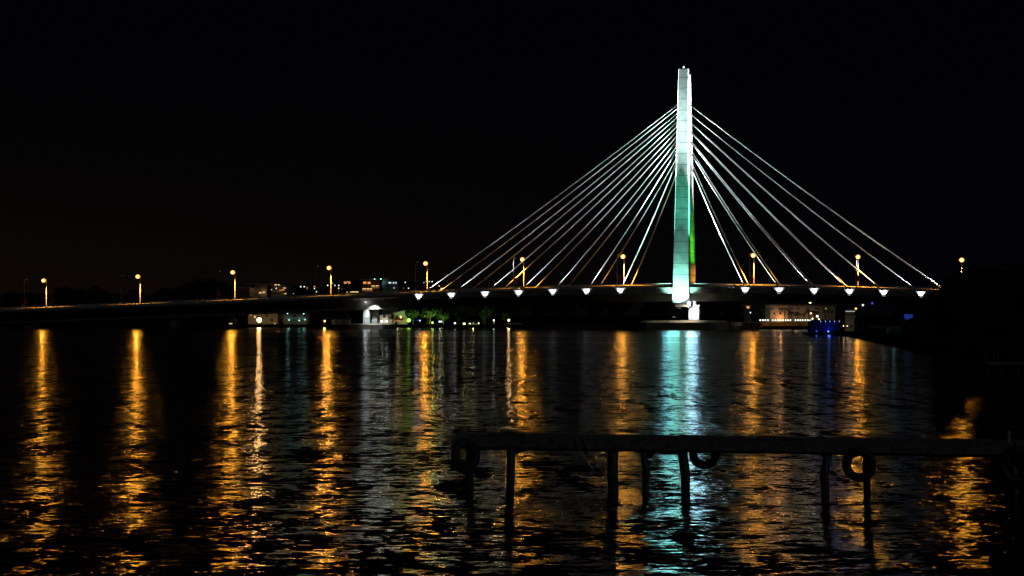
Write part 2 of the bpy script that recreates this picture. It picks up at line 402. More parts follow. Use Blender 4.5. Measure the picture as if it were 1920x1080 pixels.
# crossbeam under the deck, central support shaft and pile cap
m = MB(); zb = zd(0) - 4.753
m.box(-2.2, 2.2, -7.4, 7.2, zb - 1.9, zb); m.build('crossbeam', SLAB, bridge)
m = MB()
oc = 7.2; sc0 = s_of(1302, oc)
m.box(sc0 - 1.75, sc0 + 1.75, oc - 1.8, oc + 1.8, 3.3, zb - 1.2); m.build('support_shaft', CONC, bridge)
def octa(x0, x1, y0, y1, c):
    return [(x0 + c, y0), (x1 - c, y0), (x1, y0 + c), (x1, y1 - c), (x1 - c, y1), (x0 + c, y1), (x0, y1 - c), (x0, y0 + c)]
def cap(cx, cyy, hx, hy, z1, z2, inset, name):
    m = MB(); vs = []; fs = []
    for (hx_, hy_, z) in ((hx, hy, -0.6), (hx, hy, z1), (hx - inset, hy - inset, z2)):
        vs += [(x + cx, y + cyy, z) for x, y in octa(-hx_, hx_, -hy_, hy_, 3.0 if hx > 10 else 1.0)]
    for i in range(2):
        for j in range(8): fs.append((i * 8 + j, i * 8 + (j + 1) % 8, (i + 1) * 8 + (j + 1) % 8, (i + 1) * 8 + j))
    fs.append(tuple(16 + j for j in range(8)))
    return m.add(vs, fs).build(name, CAPM, bridge)
cap(0.3, 0, 14.6, 11.5, PZ(605, 604), PZ(601, 606), 1.4, 'pile_cap')
# side pier
sp = s_of(697, 0); zt = zd(sp) - 4.76
cap(sp, 0, 7.2, 6.5, PZ(608.5, 640), PZ(607, 640), 0.5, 'pile_cap')
for oo in (-3.2, 3.2):
    m = MB(); z0 = PZ(607, 640) - 0.02
    px = 687.5 if oo < 0 else 704
    s_ = s_of(px, oo); m.hexa([(s_ - 0.95, oo - 1.3, z0), (s_ + 0.95, oo - 1.3, z0), (s_ + 0.95, oo + 1.3, z0), (s_ - 0.95, oo + 1.3, z0), (s_ - 0.85, oo - 1.3, zt), (s_ + 0.85, oo - 1.3, zt), (s_ + 0.85, oo + 1.3, zt), (s_ - 0.85, oo + 1.3, zt)])
    m.build('pier_column', CONC, bridge)
# approach piers, hardly lit
for px in (330, 60, -150):
    s_ = s_of(px, 0)
    m = MB(); m.box(s_ - 0.9, s_ + 0.9, -3.5, 3.5, -0.5, zd(s_) - 4.76); m.build('pier_column', SLAB, bridge)
s_ = 118; MB().box(s_ - 1.5, s_ + 1.5, -4, 4, -0.5, zd(s_) - 4.76).build('pier_column', SLAB, bridge)

# stays
nl = [787, 848, 911, 974, 1038, 1101, 1164]; nr = [1398, 1461.5, 1527, 1593, 1657, 1727, 1784]
ty = [197, 213, 229, 246, 264, 283, 306]
anch = []
for i, px in enumerate(nl): anch.append((s_of(px, -8.7), ty[i], -1))
for i, px in enumerate(nr): anch.append((s_of(px, -8.7), ty[6 - i], 1))
for s, tyy, sd in anch:
    for sg in (-1, 1):
        zt_ = PZ(tyy, BY); ob = leg_o(zt_, sg)
        top_ = Vector((sd * (leg_w(zt_) - 0.05), ob, zt_)); bot = Vector((s, sg * 8.75, zd(s) - 0.6))
        m = MB(); pts = [bot.lerp(top_, t) + Vector((0, 0, -0.9 * 4 * t * (1 - t))) for t in np.linspace(0, 1, 13)]
        m.tube(pts, 0.18, 8); m.build('stay_cable', CABLE, bridge, True)
# anchor brackets (outriggers) on the deck edge, with drain pipes below
for s, tyy, sd in anch:
    for sg in (-1, 1):
        z = zd(s); m = MB(); o1, o2 = sg * 8.603, sg * 9.9
        a, b = (o2, o1) if sg < 0 else (o1, o2)
        top_ = [(s - 2.0, a, z - 0.1), (s + 2.0, a, z - 0.1), (s + 2.0, b, z - 0.1), (s - 2.0, b, z - 0.1)]
        mid = [(s - 1.1, a, z - 1.2), (s + 1.1, a, z - 1.2), (s + 1.1, b, z - 1.2), (s - 1.1, b, z - 1.2)]
        bt = [(s - 0.35, a, z - 2.2), (s + 0.35, a, z - 2.2), (s + 0.35, b, z - 2.2), (s - 0.35, b, z - 2.2)]
        m.hexa(mid + top_); m.hexa(bt + mid)
        m.build('anchor_bracket', WHITE, bridge)
        if sg < 0:
            sq = s - sd * 0 - 2.6
            MB().tube([(sq, -8.2, zd(sq) - 2.0), (sq, -8.2, zd(sq) - 3.4)], 0.12, 6).build('drain_pipe', STEEL, bridge)
# beacon on the near leg
bt = MB(); bt.tube([(0, -1.9, ZT), (0, -1.9, ZT + 0.5)], 0.12, 6); bt.build('beacon_stem', STEEL, bridge)
MB().ball((0, -1.9, ZT + 0.75), 0.3).build('beacon', WHITEL, bridge)

# ------------------------------------------------------------------ floodlights
def flood(s, o, z, label, group, power, color, target, cone=40, blend=0.6, radius=0.25, local_pt=0, size=0.45, lens=None, ptoff=(0, 0, 0)):
    x, y = Xw(s, o), Yw(s, o)
    t = thing('floodlight', label, 'floodlight', (x, y, z), -TH, group, wl=False)
    tw = Vector((Xw(target[0], target[1]), Yw(target[0], target[1]), target[2]))
    d = Vector((target[0] - s, target[1] - o, target[2] - z)).normalized()
    q = d.to_track_quat('Z', 'Y')
    def tr(mb): mb.v = [q @ v for v in mb.v]; return mb
    k = size
    tr(MB().hexa([(-k * .6, -k * .5, -k * .5), (k * .6, -k * .5, -k * .5), (k * .6, k * .5, -k * .5), (-k * .6, k * .5, -k * .5), (-k, -k * .75, 0), (k, -k * .75, 0), (k, k * .75, 0), (-k, k * .75, 0)])).build('housing', DARKM, t)
    tr(MB().box(-k * .92, k * .92, -k * .68, k * .68, 0.003, 0.03)).build('lens', lens or WHITEL, t)
    MB().tube([(0, 0, 0), (0, 0, -k * 1.1)], 0.06, 6).build('bracket', STEEL, t)
    if power:
        light('SPOT', t, d * (0.35 if 'glaring' not in label else 1.0), power, color, radius, d * 10, cone, blend, local=True)
    if local_pt:
        light('POINT', t, Vector(ptoff), local_pt, color, 0.2, local=True)
    return t
W = (0.97, 0.95, 1.0); WZ = 0
ordn = ['first', 'second', 'third', 'fourth', 'fifth', 'sixth', 'seventh', 'eighth', 'ninth', 'tenth']
for i, (s, tyy, sd) in enumerate(anch):
    zt_ = PZ(tyy, BY)
    if sd < 0: lb = 'white floodlight at the foot of the %s near stay cable from the left' % ordn[i]
    else: lb = 'white floodlight at the foot of the %s near stay cable right of the pylon' % ordn[i - 7]
    fl = flood(s, -10.6, zd(s) - 2.2, lb, 'floodlights at the feet of the near stay cables', 0, W, (s, -9.4, zd(s) + 3), 24, 0.9, 0.25, 0, 0.4)
    MB().box(-.3, .3, 1.25, 1.75, 2.15, 2.45).build('upper_housing', DARKM, fl)
    light('SPOT', fl, (0, 1.5, 2.6), 2.4e5, W, 0.25, (sd * 2 - s, 10.6 - 3.4, zt_ + 3 - zd(s) + 2.2), 24, 1.0, local=True)
    light('SPOT', fl, (0, -.15, 0.5), 420, W, 0.15, (0, .75, 1.6), 95, 0.5, local=True)
    if True:
        if sd < 0: lb = 'white floodlight at the foot of the %s far stay cable from the left' % ordn[i]
        else: lb = 'white floodlight at the foot of the %s far stay cable right of the pylon' % ordn[i - 7]
        flood(s, 10.2, zd(s) - 0.2, lb, 'floodlights at the feet of the far stay cables', 4e5, W, (sd * 2, 3.6, zt_ + 3), 26, 0.9, 0.25, 0)
# the big floodlight at the foot of the near leg and the teal wash on the pile cap
TEAL = (0.13, 1.0, 0.64); CY = (0.34, 1.0, 0.80)
ft = flood(s_of(1294, -9.6), -9.6, PZ(569, 605), 'glaring white floodlight under the right corner of the near pylon leg', None, 2.6e4, (0.86, 0.98, 1.0), (sc0 + 0.2, 5.4, 4.2), 66, 0.6, 0.35, 0, 0.8, lit('glaring_lens', (0.8, 0.97, 1), 12))
light('SPOT', ft, (0, -.5, -1), 2500, (1, .9, .7), .3, (-2, 3, -7), 150, .5, local=True)  # warm spot added to brighten the top of the pile cap
light('SPOT', ft, (0, -.9, 0), 8e2, (0.4, 0.95, 0.95), 1.6, (-1, -20, -1), 80, 0.6, local=True)  # added viewer-facing beam for the cyan streak on the water
MB().ball((-.3, -.3, 0), .55, 12, 8).build('glare_globe', lit('glaring_lens', (0.8, 0.97, 1), 12), ft)
tf = flood(-0.6, -12.6, PZ(575, 602), 'teal floodlight on a bracket at the foot of the near pylon leg', None, 4.5e4, CY, (-0.3, -8.2, 19), 96, 0.5, 0.35, 0, 0.3)
light('SPOT', tf, (-1.2, -.8, 0), 1.3e3, (0.22, 0.9, 0.8), 2.2, (-2, -20, -1), 90, 0.6, local=True)  # teal beam added towards the viewer to tint the water reflection
MB().box(-0.9, -0.3, -12.6, -7.3, ZB - 1.9, ZB - 1.6).build('flood_bracket', DARKM, bridge)
flood(-2, -10.9, 4.2, 'teal floodlight on the main pile cap aimed up the near leg', None, 4.5e4, TEAL, (0, -6.5, 33), 36, 0.8, 0.3, 0)
for sx, wd in ((-20.4, 'left'), (17.6, 'right')):
    flood(sx, -10.2, zd(sx) - 0.3, 'narrow white floodlight on the deck edge aimed at the pylon top from the ' + wd, None, 8e6, (0.66, 0.97, 0.95), (0, -4.0, 71), 14, 1.0, 0.3, 0, 0.35)
    flood(sx * 0.93, -10.2, zd(sx) - 0.3, 'teal floodlight on the deck edge aimed at the middle of the pylon from the ' + wd, None, 4.2e5, TEAL, (0, -5.8, 46), 25, 0.9, 0.3, 0, 0.35)
flood(4.5, 0.5, zd(4.5) + 0.5, 'green floodlight on the road beside the far pylon leg', None, 4.0e4, (0.08, 1.0, 0.02), (1.5, 5.0, 32), 34, 0.7, 0.2, 0, 0.4, lit('green_lens', (0.06, 1, 0.02), 3))
flood(6.5, 2.0, zd(6.5) + 0.5, 'orange floodlight on the road beside the far pylon leg', None, 3.0e3, (1, 0.38, 0.03), (1.5, 6.2, 19), 50, 0.7, 0.2, 0, 0.4, lit('orange_lens', (1, 0.4, 0.03), 3))
for k, sx in ((0, -4.4), (1, 4.6)):
    df_ = flood(sx, -10.2, zd(0) - 1.9, 'white floodlight on the deck edge just %s of the pylon' % ('left', 'right')[k], None, 0, (0.8, 1, 0.97), (sx * 1.2, -8.0, zd(0) - 2), 60, 0.5, 0.2, 160, 0.3)
    light('SPOT', df_, (0, -.9, 0), (600, 1.3e3)[k], ((0.25, .8, 1), (0.35, 0.68, 1))[k], 1.5, (0, -20, -1), 90, 0.6, local=True)  # bluish beam added to widen the pylon's reflection in the water
# lamp on the side pier
spl = s_of(687, -5.2)
flood(spl, -5.9, zd(spl) - 1.9, 'white downlight on the girder above the side pier columns', None, 0, (0.86, 0.97, 1), (spl, -5.2, 5), 60, 0.5, 0.2, 90, 0.35, None, (0, -0.2, -0.3))
light('SPOT', bpy.data.objects['floodlight'] if False else bridge, (spl + 3, -7.5, zd(spl) - 3.2), 4500, (0.86, 0.97, 1), 0.2, (spl + 2.5, -1, 1.5), 100, 0.6, local=True)

# ------------------------------------------------------------------ street lamps on the bridge
def street_lamp(lit_, H=10.6):
    t = thing('street_lamp', 'x', 'street lamp', (0, 0, 0), 0, None, wl=False)
    MB().tube([(0, 0, 0), (0, 0, 0.4), (0, 0, 0.42), (0, 0, H)], [0.26, 0.26, 0.17, 0.11], 8).build('pole', mat('pole_steel', (0.32, 0.31, 0.3), 0.6) if lit_ else mat('dim_pole_steel', (0.2, 0.2, 0.2), 0.6), t)  # unlit poles: their dimness is put into a darker steel colour
    dr = -1 if lit_ else 1
    MB().tube([(0, 0, H), (0, dr * 0.5, H + 0.35), (0, dr * 1.5, H + 0.5)], [0.1, 0.08, 0.07], 6).build('arm', STEEL, t)
    hd = MB(); hd.ball((0, dr * 2.0, H + 0.55), 0.55, 10, 6, (0.55, 1.1, 0.32)); h = hd.build('lamp_head', STEEL, t)
    if lit_:
        MB().ball((0, dr * 2.05, H + 0.25), 0.82, 14, 10, (1.0, 1.0, 0.9)).build('lamp_glass', SODIUM, t)
        MB().ball((0, dr * 2.05 - .46, H + 0.2), 0.55, 12, 8).build('bulb', SODHOT, t)
        light('SPOT', t, (0, dr * 2.05, H - 1.05), 5e4, (1, 0.40, 0.05), 0.35, (0, -3, H - 15), 126, 0.8, local=True)
        light('SPOT', t, (0, dr * 2.05 - 1.45, H + 0.25), 2.7e3, (1, 0.38, 0.03), 0.35, (0, -30, H - 1.5), 66, 0.5, local=True)  # second beam added to strengthen the lamp's reflection column on the water
    else:
        MB().ball((0, dr * 2.05, H + 0.40), 0.34, 10, 6, (0.8, 1.2, 0.5)).build('lamp_glass', WHITE, t)
        MB().add([(0.12, 0, 4.6), (1.0, 0.05, 4.0), (1.35, 0.12, 2.2), (0.75, 0.05, 2.0), (0.12, 0, 3.2),
                  (0.12, 0.05, 4.6), (1.0, 0.1, 4.0), (1.35, 0.17, 2.2), (0.75, 0.1, 2.0), (0.12, 0.05, 3.2)],
                 [(0, 1, 2, 3, 4), (9, 8, 7, 6, 5), (0, 5, 6, 1), (1, 6, 7, 2), (2, 7, 8, 3), (3, 8, 9, 4), (4, 9, 5, 0)]).build('banner', REDC, t)
    return t
far_px = [87, 263, 440.5, 620.5, 801, 982, 1170, 1413.5, 1609, 1803]; far_o = 7.2
near_px = [45, 226, 407.5, 592, 779, 963, 1157, 1406, 1605.5]; near_o = -7.3
pf = street_lamp(True); pn = street_lamp(False)
for i, px in enumerate(far_px):
    t = pf if i == 0 else copy_tree(pf)
    s = s_of(px, far_o); t.location = (Xw(s, far_o), Yw(s, far_o), zd(s) + 0.06); t.rotation_euler = (0, 0, -TH)
    t['label'] = 'lit orange street lamp on the bridge, %s of the lit ones from the left' % ordn[i]; t['group'] = 'lit street lamps along the far side of the bridge'
for i, px in enumerate(near_px):
    t = pn if i == 0 else copy_tree(pn)
    s = s_of(px, near_o); t.location = (Xw(s, near_o), Yw(s, near_o), zd(s) + 0.06); t.rotation_euler = (0, 0, -TH)
    t['label'] = 'unlit street lamp with red banner, %s of the unlit ones from the left' % ordn[i]; t['group'] = 'unlit street lamps along the near side of the bridge'

# ------------------------------------------------------------------ trees
def leaf_mesh(rng, lobes, n, ls):
    m = MB()
    for i in range(n):
        c, r = rng.choice(lobes)
        d = Vector((rng.gauss(0, 1), rng.gauss(0, 1), rng.gauss(0, 1))).normalized()
        p = Vector(c) + d * r * (0.55 + 0.5 * rng.random())
        a = Vector((rng.gauss(0, 1), rng.gauss(0, 1), rng.gauss(0, 0.5))).normalized(); b = a.cross(d).normalized() if abs(a.dot(d)) < 0.98 else Vector((0, 0, 1))
        k = ls * (0.6 + 0.8 * rng.random())
        m.add([p - a * k, p + b * k * 0.5, p + a * k, p - b * k * 0.5 + d * k * 0.3], [(0, 1, 2, 3)])
    return m
def tree_proto(seed, h, w_):
    rng = random.Random(seed)
    t = thing('broadleaf_tree', 'x', 'tree', (0, 0, 0), 0, None, wl=False)
    tr = MB(); tr.tube([(0, 0, -0.5), (rng.uniform(-.3, .3), 0, h * 0.3), (rng.uniform(-.5, .5), 0, h * 0.6)], [0.045 * h, 0.03 * h, 0.015 * h], 8)
    lobes = []
    for i in range(9):
        a = rng.uniform(0, 6.28); rr = rng.uniform(0, w_ * 0.33); z = h * rng.uniform(0.42, 0.82)
        lobes.append(((rr * math.cos(a), rr * math.sin(a), z), w_ * rng.uniform(0.15, 0.27)))
        tr.tube([(0, 0, h * 0.35), (rr * math.cos(a) * 0.6, rr * math.sin(a) * 0.6, z * 0.85), (rr * math.cos(a), rr * math.sin(a), z)], [0.018 * h, 0.01 * h, 0.004 * h], 5)
    tr.build('trunk', BARK, t)
    leaf_mesh(rng, lobes, 1500, w_ * 0.055).build('crown', LEAF if seed % 2 else LEAFD, t)
    return t
protos = [tree_proto(i, 10, 9 + i % 3) for i in range(5)]
used = [False] * 5
def tree(x, y, h, label, group, k=None, z=1.0, wx=1.0):
    k = random.randrange(5) if k is None else k
    if used[k]: t = copy_tree(protos[k])
    else: t = protos[k]; used[k] = True
    t.location = (x, y, z); sc_ = h / 10; t.scale = (sc_ * wx, sc_ * wx, sc_); t.rotation_euler = (0, 0, random.uniform(0, 6.28))
    t['label'] = label
    if group: t['group'] = group
    return t
def palm(px, Y, h, label, group=None, z=1.1):
    rng = random.Random(int(px)); x = PX(px, Y)
    t = thing('palm_tree', label, 'palm tree', (x, Y, z), 0, group, wl=False)
    lean = rng.uniform(-.6, .6)
    MB().tube([(0, 0, -0.3), (lean * .3, 0, h * .5), (lean, 0, h)], [0.22, 0.16, 0.13], 7).build('trunk', BARK, t)
    m = MB()
    for i in range(15):
        a = 6.283 * i / 15 + rng.uniform(-.2, .2); L = h * rng.uniform(.32, .45); up = rng.uniform(0.0, 0.8)
        pr = []
        for q in range(7):
            u = q / 6; r_ = L * u
            pr.append(Vector((lean + math.cos(a) * r_, math.sin(a) * r_, h + up * L * u * .9 - L * .95 * u * u)))
        sd_ = Vector((-math.sin(a), math.cos(a), 0))
        for q in range(6):
            d_ = (pr[q + 1] - pr[q]); 
            for sg in (-1, 1):
                for e in range(3):
                    b0 = pr[q] + d_ * (e / 3)
                    tip = b0 + sd_ * sg * L * .22 * (1 - .6 * abs(q / 6 - .4)) + Vector((0, 0, -L * .10)) + d_ * .4
                    m.add([b0, b0 + d_ * .2, tip], [(0, 1, 2)])
    m.build('crown', LEAF, t)
    return t

tl = [(-20, 545, 790), (30, 543, 800), (75, 548, 780), (118, 538, 800), (150, 541, 770), (178, 534, 800), (205, 545, 780), (250, 542, 760), (285, 547, 800), (318, 540, 770), (352, 528, 800), (382, 524, 790), (410, 531, 770), (432, 541, 800),
      (860, 556, 760), (905, 560, 780), (950, 553, 800), (1010, 557, 770), (1060, 560, 800), (1115, 556, 780), (1160, 562, 800), (1225, 560, 780), (1335, 565, 760), (1370, 562, 790)]
for px, py, Y in tl:
    h = PZ(py, Y) - 1.2
    if px < 500: tree(PX(px, Y), Y, h, 'dark broad-leaved tree in the black treeline behind the left approach of the bridge', 'trees of the dark treeline behind the left approach', None, 1.2, 1.25)
    else: tree(PX(px, Y), Y, h, 'dark broad-leaved tree on the unlit far bank under the bridge', 'trees of the unlit far bank under the bridge', None, 1.2, 1.4)
for i in range(26):
    px = 20 + i * 37 + random.uniform(-8, 8); Y = random.uniform(725, 745) + (30 if px < 200 else 0)
    if any(a < px < b for a, b in ((455, 590), (660, 800))): continue
    tree(PX(px, Y), Y, random.uniform(4, 8), 'low dark bushy tree along the far water edge below the bridge deck', 'low trees along the far water edge', None, 1.1, 1.2)
# headland at the right; some trees added to screen the last lamp's reflection
hd = [(1700, 575, 480), (1722, 561, 490), (1745, 552, 500), (1768, 546, 510), (1788, 531, 500), (1804, 514, 400), (1822, 516, 430), (1793, 535, 300), (1816, 527, 305), (1842, 503, 510), (1868, 510, 500), (1895, 498, 500), (1925, 505, 480), (1745, 574, 400), (1775, 570, 420), (1810, 560, 430), (1850, 548, 410), (1895, 545, 380), (1940, 540, 360),
      (1690, 595, 400), (1725, 600, 350), (1770, 598, 310), (1820, 595, 280), (1870, 590, 260), (1915, 588, 240)]
for px, py, Y in hd:
    tree(PX(px, Y), Y, PZ(py, Y) - 1.1, 'black broad-leaved tree massed on the dark headland at the right edge', 'trees on the dark headland', None, 1.1, 1.3)

# ------------------------------------------------------------------ buildings
def building(name, label, px0, px1, py, Y, depth=14, wall=WALLP, wins=(), roof=None, z0=1.1, group=None, cat='building'):
    x0, x1, z = PX(px0, Y), PX(px1, Y), PZ(py, Y)
    t = thing(name, label, cat, ((x0 + x1) / 2, Y, z0), 0, group)
    MB().box(x0, x1, Y, Y + depth, z0 - 0.5, z).build('wall', wall, t)
    if roof != 'none':
        ov = 0.5
        if roof == 'gable':
            zr_ = z + 2.2; xm = (x0 + x1) / 2
            MB().add([(x0 - ov, Y - ov, z + .003), (x1 + ov, Y - ov, z + .003), (x1 + ov, Y + depth + ov, z + .003), (x0 - ov, Y + depth + ov, z + .003), (x0 + 1, Y + depth / 2, zr_), (x1 - 1, Y + depth / 2, zr_)],
                     [(0, 1, 5, 4), (2, 3, 4, 5), (1, 2, 5), (3, 0, 4), (3, 2, 1, 0)]).build('roof', ROOFM, t)
        else:
            MB().box(x0 - ov, x1 + ov, Y - ov, Y + depth + ov, z + .003, z + .45).build('roof', roof or ROOFM, t)
    for (wx, wy, ww, wh, mt) in wins:
        xa, xb = PX(wx - ww / 2, Y), PX(wx + ww / 2, Y); za, zb_ = PZ(wy + wh / 2, Y), PZ(wy - wh / 2, Y)
        fr = MB(); e = 0.12
        fr.box(xa - e, xb + e, Y - 0.12, Y - 0.003, za - e, za); fr.box(xa - e, xb + e, Y - 0.12, Y - 0.003, zb_, zb_ + e)
        fr.box(xa - e, xa, Y - 0.12, Y - 0.003, za, zb_); fr.box(xb, xb + e, Y - 0.12, Y - 0.003, za, zb_)
        if xb - xa > 1.2: fr.box((xa + xb) / 2 - .05, (xa + xb) / 2 + .05, Y - 0.12, Y - 0.06, za, zb_)
        w_ = fr.build('window', WALLG, t)
        MB().box(xa, xb, Y - 0.055, Y - 0.005, za, zb_).build('pane', mt, w_)
    return t
def slab(t, px0, px1, py, Y, dep=1.6, th=0.25, name='balcony', mt=None, railh=0.9):
    x0, x1, z = PX(px0, Y), PX(px1, Y), PZ(py, Y)
    b = MB().box(x0, x1, Y - dep, Y - 0.003, z - th, z).build(name, mt or WALLG, t)
    if railh:
        MB().box(x0, x1, Y - dep - 0.08, Y - dep - .003, z - th, z + railh).build('balustrade', WALLG, b)
    return b
def plight(t, px, py, Y, power, color, r=0.25):
    return light('POINT', t, P(px, py, Y), power, color, r)

# skyline left
Y = 1050
t = building('hotel', 'flat-roofed hotel block with overhanging roof slabs left of the dark windows block', 468, 500, 531, Y, 20, WALLP, [(488, 549, 5, 2.2, L_WARM), (495, 548, 4, 2, L_WARM)])
slab(t, 462, 508, 530.6, Y, 3, .9, 'canopy', WALLP, 0); slab(t, 442, 480, 537.4, Y, 3, .8, 'canopy', WALLP, 0)
light('POINT', t, P(494, 548, Y - 1.6), 50, (1, .6, .3), .3); light('POINT', t, P(470, 541, Y - 2.5), 26, (1, .6, .35), .3); light('POINT', t, P(455, 540.5, Y - 2.2), 28, (1, .6, .35), .3)
t = building('hotel', 'flat-roofed hotel wing with orange lit balconies and warm windows', 509, 536, 531.5, Y + 3, 20, WALLG,
             [(517, 534.5, 5, 2.6, L_WARM), (522.8, 535, 3.5, 3.5, L_WARM), (518, 540.5, 2, 2.2, L_WHITE), (509.5, 543, 1.5, 2, L_WARM), (526, 544.8, 5, 2.8, L_OR), (531, 544, 4, 3, L_OR), (533.5, 540, 5, 1.6, L_WARM), (542 - 7, 550.5, 4, 1.6, L_WARM), (529, 550.8, 3, 1.2, L_DIM)])
slab(t, 510, 536, 547.5, Y + 3); slab(t, 510, 536, 538, Y + 3)
light('POINT', t, P(523, 544, Y - 1.2), 50, (1, .45, .15), .3)
t = building('apartment_block', 'dark apartment block with a few small white windows above the deck', 548, 598, 535, Y + 20, 18, WALLD,
             [(564, 534.6 + 3, 2.2, 2.6, L_WHITE), (570.5, 537.6, 2.2, 2.2, L_WHITE), (589.5, 541, 2, 2, L_WHITE), (590, 534.8 + 2.4, 3, 2, L_OR), (593.5, 547, 1.4, 2.4, L_WHITE), (550, 550.6, 1.4, 1, L_WARM), (576, 540, 3, 5, L_DIM)])
t = building('apartment_block', 'dark apartment block with white windows behind the fourth lit lamp', 606, 643, 529, Y + 30, 18, WALLD,
             [(614.5, 535, 2, 2.6, L_WHITE), (628, 535.3, 1.4, 2.6, L_WHITE), (635.2, 535.3, 1.8, 2.4, L_WHITE), (635, 540.5, 2.2, 2.4, L_YEL), (635, 546.5, 1.4, 1.6, L_DIM), (623.5, 531, 1.4, 1.2, L_WHITE), (641, 542, 2, 1.4, L_DIM)])
t = building('apartment_block', 'dark building with orange windows and a long low lit ground floor', 643, 678, 526.5, Y - 10, 18, WALLD,
             [(647.5, 530, 5, 4, L_OR), (655, 530, 4, 4, L_OR), (652.3, 526 + 2.2, 1.6, 1.4, L_WHITE), (651, 548, 2.2, 1.6, L_WARM), (658, 547.6, 3, 1.6, L_WARM), (666, 547.4, 12, 2.0, L_WARM)])
t = building('villa', 'orange lit tiered villa at the left end of the teal-roofed block', 678, 712, 525, Y - 20, 18, WALLD,
             [(684, 530.2, 6, 4, L_OR), (692, 530.4, 5, 4, L_OR), (683, 542.6, 6, 4, L_WARM), (690, 542.6, 5, 4, L_WARM), (695.6, 542.8, 4, 4, L_WARM), (700, 537, 6, 3.6, L_WARM), (707.5, 537, 5, 3.6, L_WARM)])
slab(t, 679, 699, 545.6, Y - 20, 1.6, .3); slab(t, 696, 712, 539.8, Y - 20, 1.6, .3)
light('POINT', t, P(690, 541, Y - 26), 300, (1, .5, .15), .3); light('POINT', t, P(703, 535, Y - 26), 250, (1, .5, .15), .3)
t = building('apartment_block', 'grey apartment block with teal lamps on its roof terrace', 690, 745, 525.5, Y, 22, WALLG,
             [(731, 530.2, 4.6, 2.4, L_WHITE), (738, 530.2, 2.6, 2.4, L_WHITE), (742.6, 530.3, 2.2, 2.2, L_WHITE), (705.5, 530, 2, 2, L_DIM), (709.3, 530, 2, 2, L_DIM), (738.6, 540, 1.4, 1.8, L_WHITE), (727, 535, 5, 2, GLASS), (718, 541, 5, 2, GLASS), (728, 541, 5, 2, GLASS)])
m = MB().box(PX(692, Y), PX(726, Y), Y + 4, Y + 10, PZ(525.5, Y) + .46, PZ(522.3, Y)).build('rooftop_pavilion', WALLP, t)
for px in (702.5, 714):
    MB().ball(P(px, 524, Y - 1), .45).build('roof_lamp', lit('teal_lamp', (.4, 1, .85), 1.6), t); light('POINT', t, P(px, 523.6, Y - 1.5), 250, (.35, 1, .85), .3)
t = building('apartment_block', 'long dark block with scattered white windows behind the first stay cable', 746, 833, 527, Y + 10, 20, WALLD,
             [(760, 529.5, 1.8, 2, L_WHITE), (756.4, 540.4, 1.6, 2, L_DIM), (766, 540.4, 1.8, 2, L_WHITE), (795, 530, 1.2, 1.4, L_WHITE), (799.8, 525 + 2.5, 2, 2.4, L_WHITE), (805, 528, 1.6, 2, L_WHITE), (810.3, 527.6 + .4, 2, 2, L_WHITE), (823.4, 536, 2, 2.2, L_WARM), (827, 540.8, 1.8, 2, L_WHITE), (831 - 1.2, 541, 1.6, 2, L_WHITE)])
light('POINT', t, P(785, 536, Y - 5), 80, (.8, .9, 1), .3)

# below the deck, on the far bank
Y = 745
t = building('beach_house', 'orange lit house behind the glaring flood lamp on the bank', 465, 521, 586, Y, 9, WALLP,
             [(471, 590, 3, 3, L_WARM), (478, 594, 3, 4, L_WARM), (500, 592, 4, 4, GLASS), (510, 600, 3, 5, GLASS), (515.5, 607, 1.6, 4, L_WARM)], 'gable')
def lamp_post(px, py, Y, label, lens, power, color, r=.28, group=None, name='lamp_post', z0=1.1, arm=False):
    p_ = P(px, py, Y); t = thing(name, label, 'lamp', (p_.x, Y, z0), 0, group)
    MB().tube([(p_.x, Y, z0 - .1), (p_.x, Y, p_.z - r * .6)], [0.09, 0.06], 6).build('post', DARKM, t)
    MB().ball(p_, r, 12, 8).build('globe', lens, t)
    MB().tube([(p_.x, Y, p_.z + r * .9), (p_.x, Y, p_.z + r * 1.2)], [r * .7, r * .2], 8).build('cap', DARKM, t)
    if power >= 250:
        light('SPOT', t, (p_.x, Y - r - .35, p_.z - .1), power * .16, color, r * .8, (p_.x, Y - 20, p_.z - 3), 165, .2)
        if power > 600: light('POINT', t, (p_.x, Y - r - .35, p_.z + .1), power * .05, color, r * .8)
    return t
lamp_post(486, 600, 738, 'glaring orange white flood lamp in front of the house on the left bank', lit('glaring_orange_globe', (1, .66, .28), 10), 1.1e4, (1, .5, .16), .95)
lamp_post(608.5, 602, 735, 'small orange lamp post left of the side pier', ORAL, 3500, (1, .5, .14), .45)
t = building('waterfront_villa', 'teal lit villa with two lamps under its roof on the left bank', 531, 576, 589, 740, 9, WALLP,
             [(541, 595, 4, 4, GLASS), (552, 593, 5, 5, GLASS), (571, 591, 5, 4, GLASS), (563, 597, 4, 4, GLASS)], 'gable')
slab(t, 533, 575, 598, 740, 2.4, .25, 'terrace', WALLG, .9)
for px, py, pw_ in ((539, 588, 14), (569.5, 588.5, 20), (542, 600, 22), (561, 601, 20), (572, 599.5, 12)):
    p_ = P(px, py, 736.8); MB().ball(p_, .24).build('wall_lamp', lit('teal_lamp', (.4, 1, .85), 1.6), t); light('POINT', t, p_ + Vector((0, -.4, 0)), pw_, (.4, 1, .9), .2)
for px in (551.5, 557):
    lamp_post(px, 614 - 2, 716, 'tiny warm lamp low on the bank below the teal villa, %s one' % ('left' if px < 555 else 'right'), WARML, 60, (1, .7, .35), .3, 'low lamps below the teal villa', z0=.3)
t = building('boathouse', 'dim greenish boathouse just right of the small orange lamp', 622, 655, 599, 735, 8, WALLG, [(630, 604, 4, 3, GLASS), (645, 604, 4, 3, GLASS)], 'gable')
